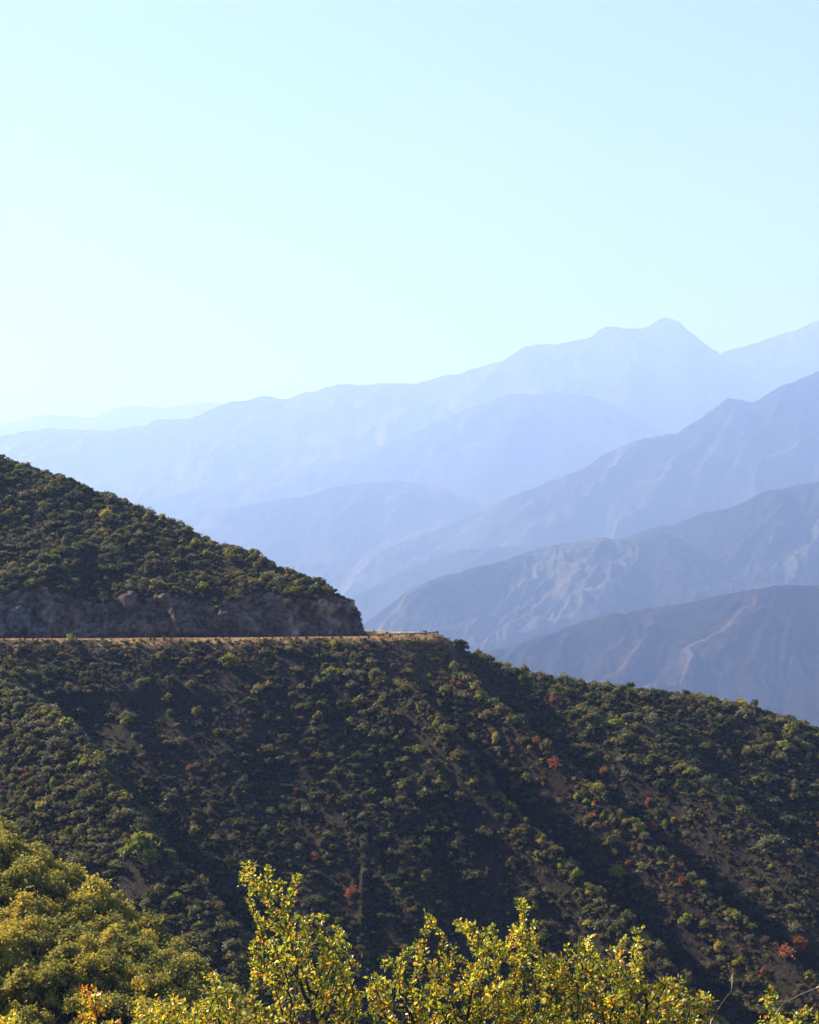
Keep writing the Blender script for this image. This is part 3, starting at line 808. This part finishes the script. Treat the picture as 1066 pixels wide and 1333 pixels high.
ok = (rd > RW + .35) & (r.uniform(size=len(x)) < e) & (rock < .5)
tufts('dry_grass', np.stack([x, y, z], -1)[ok], r.uniform(.12, .34, ok.sum()), M['drygrass'], 7, 412, 'dry tan and orange grass along the outer edge of the road', .28, 1.6, 'grass')
x, y, r = jitter(-75, 25, 60, 150, .9, 421)
z = H(x, y); px, py = to_px(np.stack([x, y, z], -1)); tt = np.interp(x, NC[:, 0], NC[:, 1]) - y
ok = (px > -120) & (px < 460) & (py < 1450) & (tt > -8)
tufts('undergrowth', np.stack([x, y, z], -1)[ok], r.uniform(.5, 1.1, ok.sum()), FOL['moss'], 9, 422, 'low olive undergrowth between the shrubs of the near slope', .4, .9)

# ------------------------------------------------------------------ far mountains
RELIEF = .62
MS = 3.3                                      # how far the ranges really stand: the first at 4 km, the last at 27 km
def mountain(name, d, prof, k=.5, L=None, amp=None, skew=.5, cell=None, seed=0, base=-430, green=(.030, .029, .022), earth=(.085, .062, .05), back=.5, nx=230, ny=150, wig=.5, det=2.2):
    d, base = d * MS, base * MS
    L, amp, cell = [q * MS if q else None for q in (L, amp, cell)]
    prof = np.array(prof, float)
    X = (prof[:, 0] - CX) / F * d; Z = (HY - prof[:, 1]) / F * d
    x = np.linspace(X[0], X[-1], nx)
    L = L or d * .05; amp = amp or d * .012; cell = cell or d / 900.
    yr = d + wig * L * fbm(x / (2.2 * L), x * 0, None, seed + 1, 3)
    pz = np.interp(x, X, Z) * (yr / d)
    pz = pz + det / F * d * fbm(x / (d * .016), x * 0 + .3, None, seed + 2, 5, .55)
    depth = (np.max(Z) - base) / k
    t = np.concatenate([-(np.linspace(0, 1, int(ny * .75)) ** 1.4)[::-1] * depth, (np.linspace(0, 1, ny // 4)[1:] ** 1.3) * depth])
    Xg, T = np.meshgrid(x, t); YR = np.broadcast_to(yr, Xg.shape); PZ = np.broadcast_to(pz, Xg.shape)
    a = np.abs(T); q = d * .004
    kk = np.where(T < 0, k, back)
    u = (Xg + skew * a + .35 * L * fbm(Xg / L, T / L, None, seed + 3, 3)) / L
    rl = ridged(u, T / (5 * L), seed + 4, 6, .56)
    far = np.minimum(1, a / (2.2 * L))
    zz = PZ - kk * (np.sqrt(a * a + q * q) - q) + RELIEF * amp * far * (rl - .1) + .25 * amp * np.minimum(1, a / (.3 * L)) * fbm(Xg / (L * .23), T / (L * .23), None, seed + 5, 4)
    zz = zz + .10 * amp * np.minimum(1, a / (.4 * L)) * ridged(u * 5.3, T / (1.6 * L), seed + 8, 3, .6)
    Yg = YR + T
    idx = np.arange(Xg.size).reshape(Xg.shape)
    f = np.stack([idx[:-1, :-1], idx[:-1, 1:], idx[1:, 1:], idx[1:, :-1]], -1).reshape(-1, 4)
    bare = np.clip(rl * .5 + .4 * fbm(Xg / (1.5 * L), Yg / (1.5 * L), None, seed + 6, 3), -1, 1)
    o = link(name, mesh(name, np.stack([Xg, Yg, zz], -1).reshape(-1, 3), f, mountain_mat(name, cell, green, earth), smooth=True, attrs={'bare': bare.ravel()}))
    tag(o, kind='structure')
    return x, t, Xg, Yg, zz

A = mountain('hill', 1320, [(100, 1100), (350, 960), (560, 872), (635, 849), (700, 831), (740, 817), (800, 799), (840, 794), (880, 788), (940, 776), (1000, 764), (1040, 760), (1066, 759), (1120, 763), (1250, 790), (1500, 860)],
             .48, 85, 13, .7, .8, 1, green=(.028, .020, .018), earth=(.095, .064, .054), nx=560, ny=330)
mountain('mountain', 1950, [(250, 960), (430, 842), (480, 812), (533, 768), (573, 750), (633, 735), (698, 715), (773, 701), (808, 702), (835, 703), (863, 692), (893, 706), (933, 732), (973, 762), (1066, 830), (1250, 930)],
         .52, 105, 24, .8, 1.1, 11, earth=(.085, .068, .056), nx=480, ny=300)
mountain('mountain', 2080, [(500, 900), (640, 800), (760, 730), (843, 693), (883, 680), (920, 668), (958, 659), (998, 639), (1033, 635), (1066, 627), (1150, 615), (1350, 600)],
         .5, 130, 27, .7, 1.3, 21, earth=(.082, .064, .052), nx=420, ny=260)
mountain('mountain', 2750, [(250, 880), (400, 810), (480, 768), (533, 738), (600, 714), (660, 709), (720, 716), (850, 770), (1000, 850)], .48, 200, 38, .5, 2.4, 31)
mountain('mountain', 3200, [(100, 880), (300, 790), (420, 740), (470, 722), (533, 700), (583, 685), (653, 649), (733, 620), (783, 591), (833, 571), (878, 562), (908, 545), (948, 519), (978, 522), (1013, 506), (1066, 486), (1150, 460), (1350, 420)],
         .55, 170, 38, .7, 1.8, 41, nx=400, ny=260)
mountain('mountain', 3900, [(50, 760), (200, 690), (250, 668), (290, 660), (340, 655), (400, 645), (430, 636), (470, 629), (520, 627), (570, 634), (625, 655), (700, 690), (850, 760)], .45, 380, 80, .5, 4, 51)
mountain('mountain', 4600, [(-50, 720), (150, 667), (230, 643), (300, 629), (340, 619), (400, 604), (440, 600), (480, 586), (533, 566), (580, 546), (620, 528), (655, 518), (690, 512), (740, 513), (770, 517), (800, 528), (860, 562), (940, 610), (1100, 700)],
         .45, 480, 100, .5, 5, 61, wig=.2, nx=340)
mountain('mountain', 5700, [(-350, 600), (-200, 585), (0, 567), (60, 560), (130, 562), (200, 549), (250, 546), (300, 523), (345, 517), (375, 522), (400, 510), (440, 502), (500, 500), (540, 500), (580, 488), (620, 478), (650, 470), (680, 452), (700, 448), (740, 447), (770, 438), (790, 427), (838, 424), (850, 418), (868, 410), (885, 417), (905, 435), (938, 458), (980, 480), (1040, 505), (1200, 560), (1400, 600)],
         .5, 500, 105, .5, 8, 71, det=2.8, wig=.12, nx=560)
mountain('mountain', 5900, [(700, 570), (850, 500), (938, 459), (1000, 440), (1030, 432), (1066, 415), (1120, 400), (1250, 385), (1400, 380)], .5, 550, 110, .5, 9, 81, det=2.8, wig=.12, nx=560)
mountain('mountain', 8200, [(-350, 575), (-100, 560), (0, 551), (40, 543), (80, 540), (110, 543), (165, 529), (200, 531), (240, 527), (270, 521), (290, 525), (330, 531), (500, 550), (700, 580)], .45, 550, 105, .5, 10, 91, det=2.8, wig=.12, nx=560)
b = MB(); b.v = [tuple(MS * k for k in q) for q in ((-6900, -100, -435), (6900, -100, -435), (6900, 9450, -435), (-6900, 9450, -435))]; b.f = [(0, 1, 2, 3)]
tag(link('ground', b.mesh('ground', mountain_mat('valley_floor', 6, (.05, .05, .03), (.14, .11, .08)))), kind='structure')

# ------------------------------------------------------------------ foreground scrub oaks
def grow(env, root, seed, natt, step=.045, infl=.45, kill=.06):
    r = np.random.default_rng(seed)
    env = np.array(env); vol = env[:, 3] * env[:, 4] * env[:, 5]; pr = vol / vol.sum()
    pr = .25 / len(env) + .75 * pr
    ei = r.choice(len(env), natt, p=pr / pr.sum())
    d = r.normal(size=(natt, 3)); d /= np.linalg.norm(d, axis=1)[:, None]; d *= (r.uniform(size=natt) ** .36)[:, None]
    att = env[ei, :3] + d * env[ei, 3:6]
    nodes = [np.array(root, float)]; par = [-1]
    # trunk up to the lowest part of the crown
    low = att[att[:, 2] < np.percentile(att[:, 2], 12)].mean(0)
    nst = max(2, int(np.linalg.norm(low - root) / step))
    for i in range(1, nst + 1):
        p = root + (low - root) * i / nst + r.normal(size=3) * .012; nodes.append(p); par.append(len(nodes) - 2)
    P_ = np.array(nodes); near = np.full(natt, 1e9); ni = np.zeros(natt, int); alive = np.ones(natt, bool)
    new0 = 0
    for it in range(160):
        Q = P_[new0:]
        if len(Q):
            dm = np.linalg.norm(att[:, None] - Q[None], axis=2); k = dm.argmin(1); m = dm[np.arange(natt), k]
            b_ = m < near; near[b_] = m[b_]; ni[b_] = k[b_] + new0
        alive &= near > kill
        act = alive & (near < infl) if (alive & (near < infl)).any() else alive
        if not act.any() or len(P_) > 12000: break
        new0 = len(P_); add, ap = [], []
        for nidx in np.unique(ni[act]):
            a = att[act & (ni == nidx)] - P_[nidx]; a /= np.linalg.norm(a, axis=1)[:, None]
            dv = a.mean(0) + r.normal(size=3) * .18; dv /= max(1e-6, np.linalg.norm(dv))
            add.append(P_[nidx] + dv * step); ap.append(nidx)
        P_ = np.concatenate([P_, np.array(add)]); par += ap
    return P_, np.array(par)

def scrub_oak(name, label, env_px, d, seed, natt, lps=12.5, leaf=.019, orange=.0, th=.45, rootx=None, density=1.0):
    env = []
    for px, py, rx, ry in env_px:
        c = P(px, py, d); env.append((c[0], d + random.uniform(-.12, .12), c[2], rx / F * d, th * min(1, max(.25, rx / 60.)), ry / F * d))
    env = np.array(env)
    rx_ = env[:, 0].mean() if rootx is None else (rootx - CX) / F * d
    root = np.array((rx_, d + .1, float(H(rx_, d + .1)) - .05))
    o = tag(link(name, None, loc=tuple(root)), label, 'shrub', 'scrub oaks in the foreground')
    Pn, par = grow(env, root, seed, natt)
    n = len(Pn); r = np.random.default_rng(seed + 1)
    w_ = np.zeros(n); kids = np.zeros(n, int)
    for i in range(n - 1, 0, -1):
        w_[i] = max(w_[i], 1) if kids[i] == 0 else w_[i]
        w_[par[i]] += w_[i]; kids[par[i]] += 1
    rad = .0022 * np.maximum(w_, 1) ** .46
    rad = np.minimum(rad, .045)
    # bark tubes, one prism per segment
    i = np.arange(1, n); a, b_ = Pn[par[i]], Pn[i]
    t = b_ - a; ln = np.linalg.norm(t, axis=1)[:, None]; t = t / np.maximum(ln, 1e-6)
    u = np.cross(t, np.array([.31, .47, .83])); u /= np.linalg.norm(u, axis=1)[:, None]; ww = np.cross(t, u)
    K = 5; V = []
    for e, rr in ((a - t * .004, np.minimum(rad[par[i]], rad[i] * 1.6)), (b_ + t * .004, rad[i])):
        for k in range(K):
            q = 2 * np.pi * k / K; V.append(e + (u * np.cos(q) + ww * np.sin(q)) * rr[:, None])
    V = np.stack(V, 1)                         # seg, 2K, 3
    off = np.arange(len(i))[:, None, None] * 2 * K
    fq = np.array([[k, (k + 1) % K, K + (k + 1) % K, K + k] for k in range(K)])[None] + off
    link('branches', mesh('branches', V.reshape(-1, 3) - root, fq.reshape(-1, 4), M['bark'], smooth=True), o)
    # leaves along the outer twigs
    cand = np.where((w_ <= 5) & (np.arange(n) > 0))[0]
    cnt = r.poisson(lps * density * np.where(w_[cand] <= 1, 1.35, .8))
    li = np.repeat(cand, cnt); m = len(li)
    tv = Pn[li] - Pn[par[li]]; tv /= np.maximum(np.linalg.norm(tv, axis=1)[:, None], 1e-6)
    pos = Pn[par[li]] + (Pn[li] - Pn[par[li]]) * r.uniform(0, 1.15, m)[:, None]
    side = r.normal(size=(m, 3)); side -= tv * (side * tv).sum(1)[:, None]; side /= np.linalg.norm(side, axis=1)[:, None]
    ax = tv * r.uniform(.1, 1.0, m)[:, None] + side * .9 + np.array([0, 0, .25]); ax /= np.linalg.norm(ax, axis=1)[:, None]
    pos = pos + side * r.uniform(0, .016, m)[:, None]
    nn = r.normal(size=(m, 3)) * .8 + np.array([0, 0, .8]); nn -= ax * (nn * ax).sum(1)[:, None]; nn /= np.linalg.norm(nn, axis=1)[:, None]
    sd_ = np.cross(ax, nn); s = (leaf * r.uniform(.5, 1.35, m))[:, None]; wd = s * r.uniform(.24, .34, m)[:, None]
    fold = r.uniform(.1, .6, m)[:, None]
    LV = np.stack([pos, pos + ax * s * .3 + sd_ * wd + nn * wd * fold, pos + ax * s * .75 + sd_ * wd * .8 + nn * wd * fold, pos + ax * s - nn * s * .08,
                   pos + ax * s * .75 - sd_ * wd * .8 + nn * wd * fold, pos + ax * s * .3 - sd_ * wd + nn * wd * fold], 1)
    o6 = np.arange(m)[:, None] * 6
    LF = np.concatenate([np.array([[0, 3, 2, 1]]) + o6, np.array([[0, 5, 4, 3]]) + o6])
    cl = vn(pos[:, 0] * 9, pos[:, 1] * 9, pos[:, 2] * 9, seed) * .16
    tn = np.clip(.45 + cl + .25 * r.normal(size=m) + orange * (r.uniform(size=m) < .5), 0, 1)
    tn = np.where(r.uniform(size=m) < .085 + orange * .3, r.uniform(.82, 1, m), tn)
    link('foliage', mesh('foliage', LV.reshape(-1, 3) - root, LF, M['oakleaf'], tint=np.concatenate([tn, tn])), o)
    return o

scrub_oak('scrub_oak', 'tallest yellow green scrub oak with a forked dark trunk and a high sprig', [
    (323, 1118, 5, 14), (311, 1146, 10, 12), (340, 1142, 22, 20), (352, 1165, 36, 26), (384, 1150, 14, 20), (345, 1205, 20, 18), (395, 1215, 60, 28), (335, 1250, 20, 26), (400, 1262, 72, 42), (440, 1225, 16, 24), (405, 1330, 88, 52), (410, 1450, 105, 85)],
    7.6, 11, 1500, rootx=400)
scrub_oak('scrub_oak', 'broad scrub oak in the middle foreground with a pointed central tip', [
    (555, 1205, 11, 20), (538, 1250, 22, 28), (500, 1290, 36, 30), (600, 1215, 18, 22), (625, 1225, 26, 30), (680, 1185, 13, 24), (682, 1222, 26, 26), (660, 1255, 62, 34), (580, 1285, 55, 40), (690, 1300, 70, 50), (610, 1350, 110, 60), (630, 1460, 150, 90)],
    8.1, 12, 2700, rootx=630)
scrub_oak('scrub_oak', 'dense scrub oak at right foreground with a steep pointed top beside the dry stalk', [
    (832, 1222, 12, 20), (826, 1255, 32, 30), (765, 1235, 22, 22), (740, 1265, 30, 34), (785, 1285, 55, 40), (872, 1288, 26, 18), (915, 1303, 20, 14), (850, 1325, 80, 40), (800, 1370, 110, 60), (810, 1470, 130, 85)],
    8.0, 13, 2300, rootx=815)
scrub_oak('scrub_oak', 'small scrub oak tip poking up at the bottom right corner', [
    (1003, 1304, 10, 20), (1012, 1330, 26, 22), (1052, 1324, 20, 10), (1030, 1390, 60, 55)], 7.4, 14, 750, rootx=1025)
scrub_oak('scrub_oak', 'low scrub oak left of the tallest one with a rounded top', [
    (272, 1285, 16, 16), (280, 1308, 36, 26), (225, 1312, 18, 18), (185, 1322, 26, 14), (240, 1350, 75, 40), (240, 1450, 100, 80)], 7.9, 15, 1150, rootx=245)
scrub_oak('scrub_oak', 'thin scrub oak sprig with orange leaf tips at lower left', [
    (108, 1288, 8, 8), (128, 1284, 7, 9), (122, 1310, 20, 16), (145, 1300, 6, 14), (130, 1380, 40, 50)], 7.5, 16, 380, rootx=130, orange=.35)
scrub_oak('scrub_oak', 'leafy scrub oak tip in the bottom left corner', [
    (15, 1325, 22, 8), (5, 1345, 40, 20), (10, 1420, 60, 60)], 7.3, 17, 550, rootx=0)

def stalk(label, pts, d, r0):
    p = [P(a, b_, d) for a, b_ in pts]; g = float(H(p[0][0], d)); root = Vector((p[0][0] - .1, d, g - .05))
    o = tag(link('dry_stalk', None, loc=root), label, 'plant', 'dry stalks in the foreground')
    b = MB(); q = [Vector((0, 0, 0))] + [Vector(a) - root for a in p]
    b.tube(q, [r0 * 1.6] + [r0 * (1 - .6 * i / len(p)) for i in range(len(p))], 5)
    link('stem', b.mesh('stem', M['stalk'], True), o)
    b = MB(); e = q[-1]; dv = (q[-1] - q[-2]).normalized()
    b.tube([e, e + dv * .012, e + dv * .03], [.002, .005, .001], 5); link('seed_head', b.mesh('seed_head', M['stalk'], True), o)
stalk('pale dry stalk bending upright right of the dense scrub oak', [(925, 1330), (938, 1308), (952, 1290), (953, 1275)], 7.7, .0022)
stalk('long thin pale stalk arching to the right edge', [(990, 1345), (1018, 1308), (1040, 1296), (1062, 1287)], 7.2, .002)

# ------------------------------------------------------------------ the air
b = MB(); b.box((0, 4700 * MS, 500 * MS), (14000 * MS, 9700 * MS, 1880 * MS))
m, n, out = newmat('hazy_air')
pv = n.nodes.new('ShaderNodeVolumePrincipled')
pv.inputs['Color'].default_value = (.208, .300, .62, 1)
pv.inputs['Absorption Color'].default_value = (.45, .45, .45, 1)
pv.inputs['Density'].default_value = 1.55e-4
pv.inputs['Anisotropy'].default_value = .15
n.links.new(pv.outputs[0], out.inputs['Volume'])
m.volume_intersection_method = 'FAST' if hasattr(m, 'volume_intersection_method') else None
tag(link('haze', b.mesh('haze', m)), 'pale blue haze filling the valleys', 'haze', None, 'stuff')
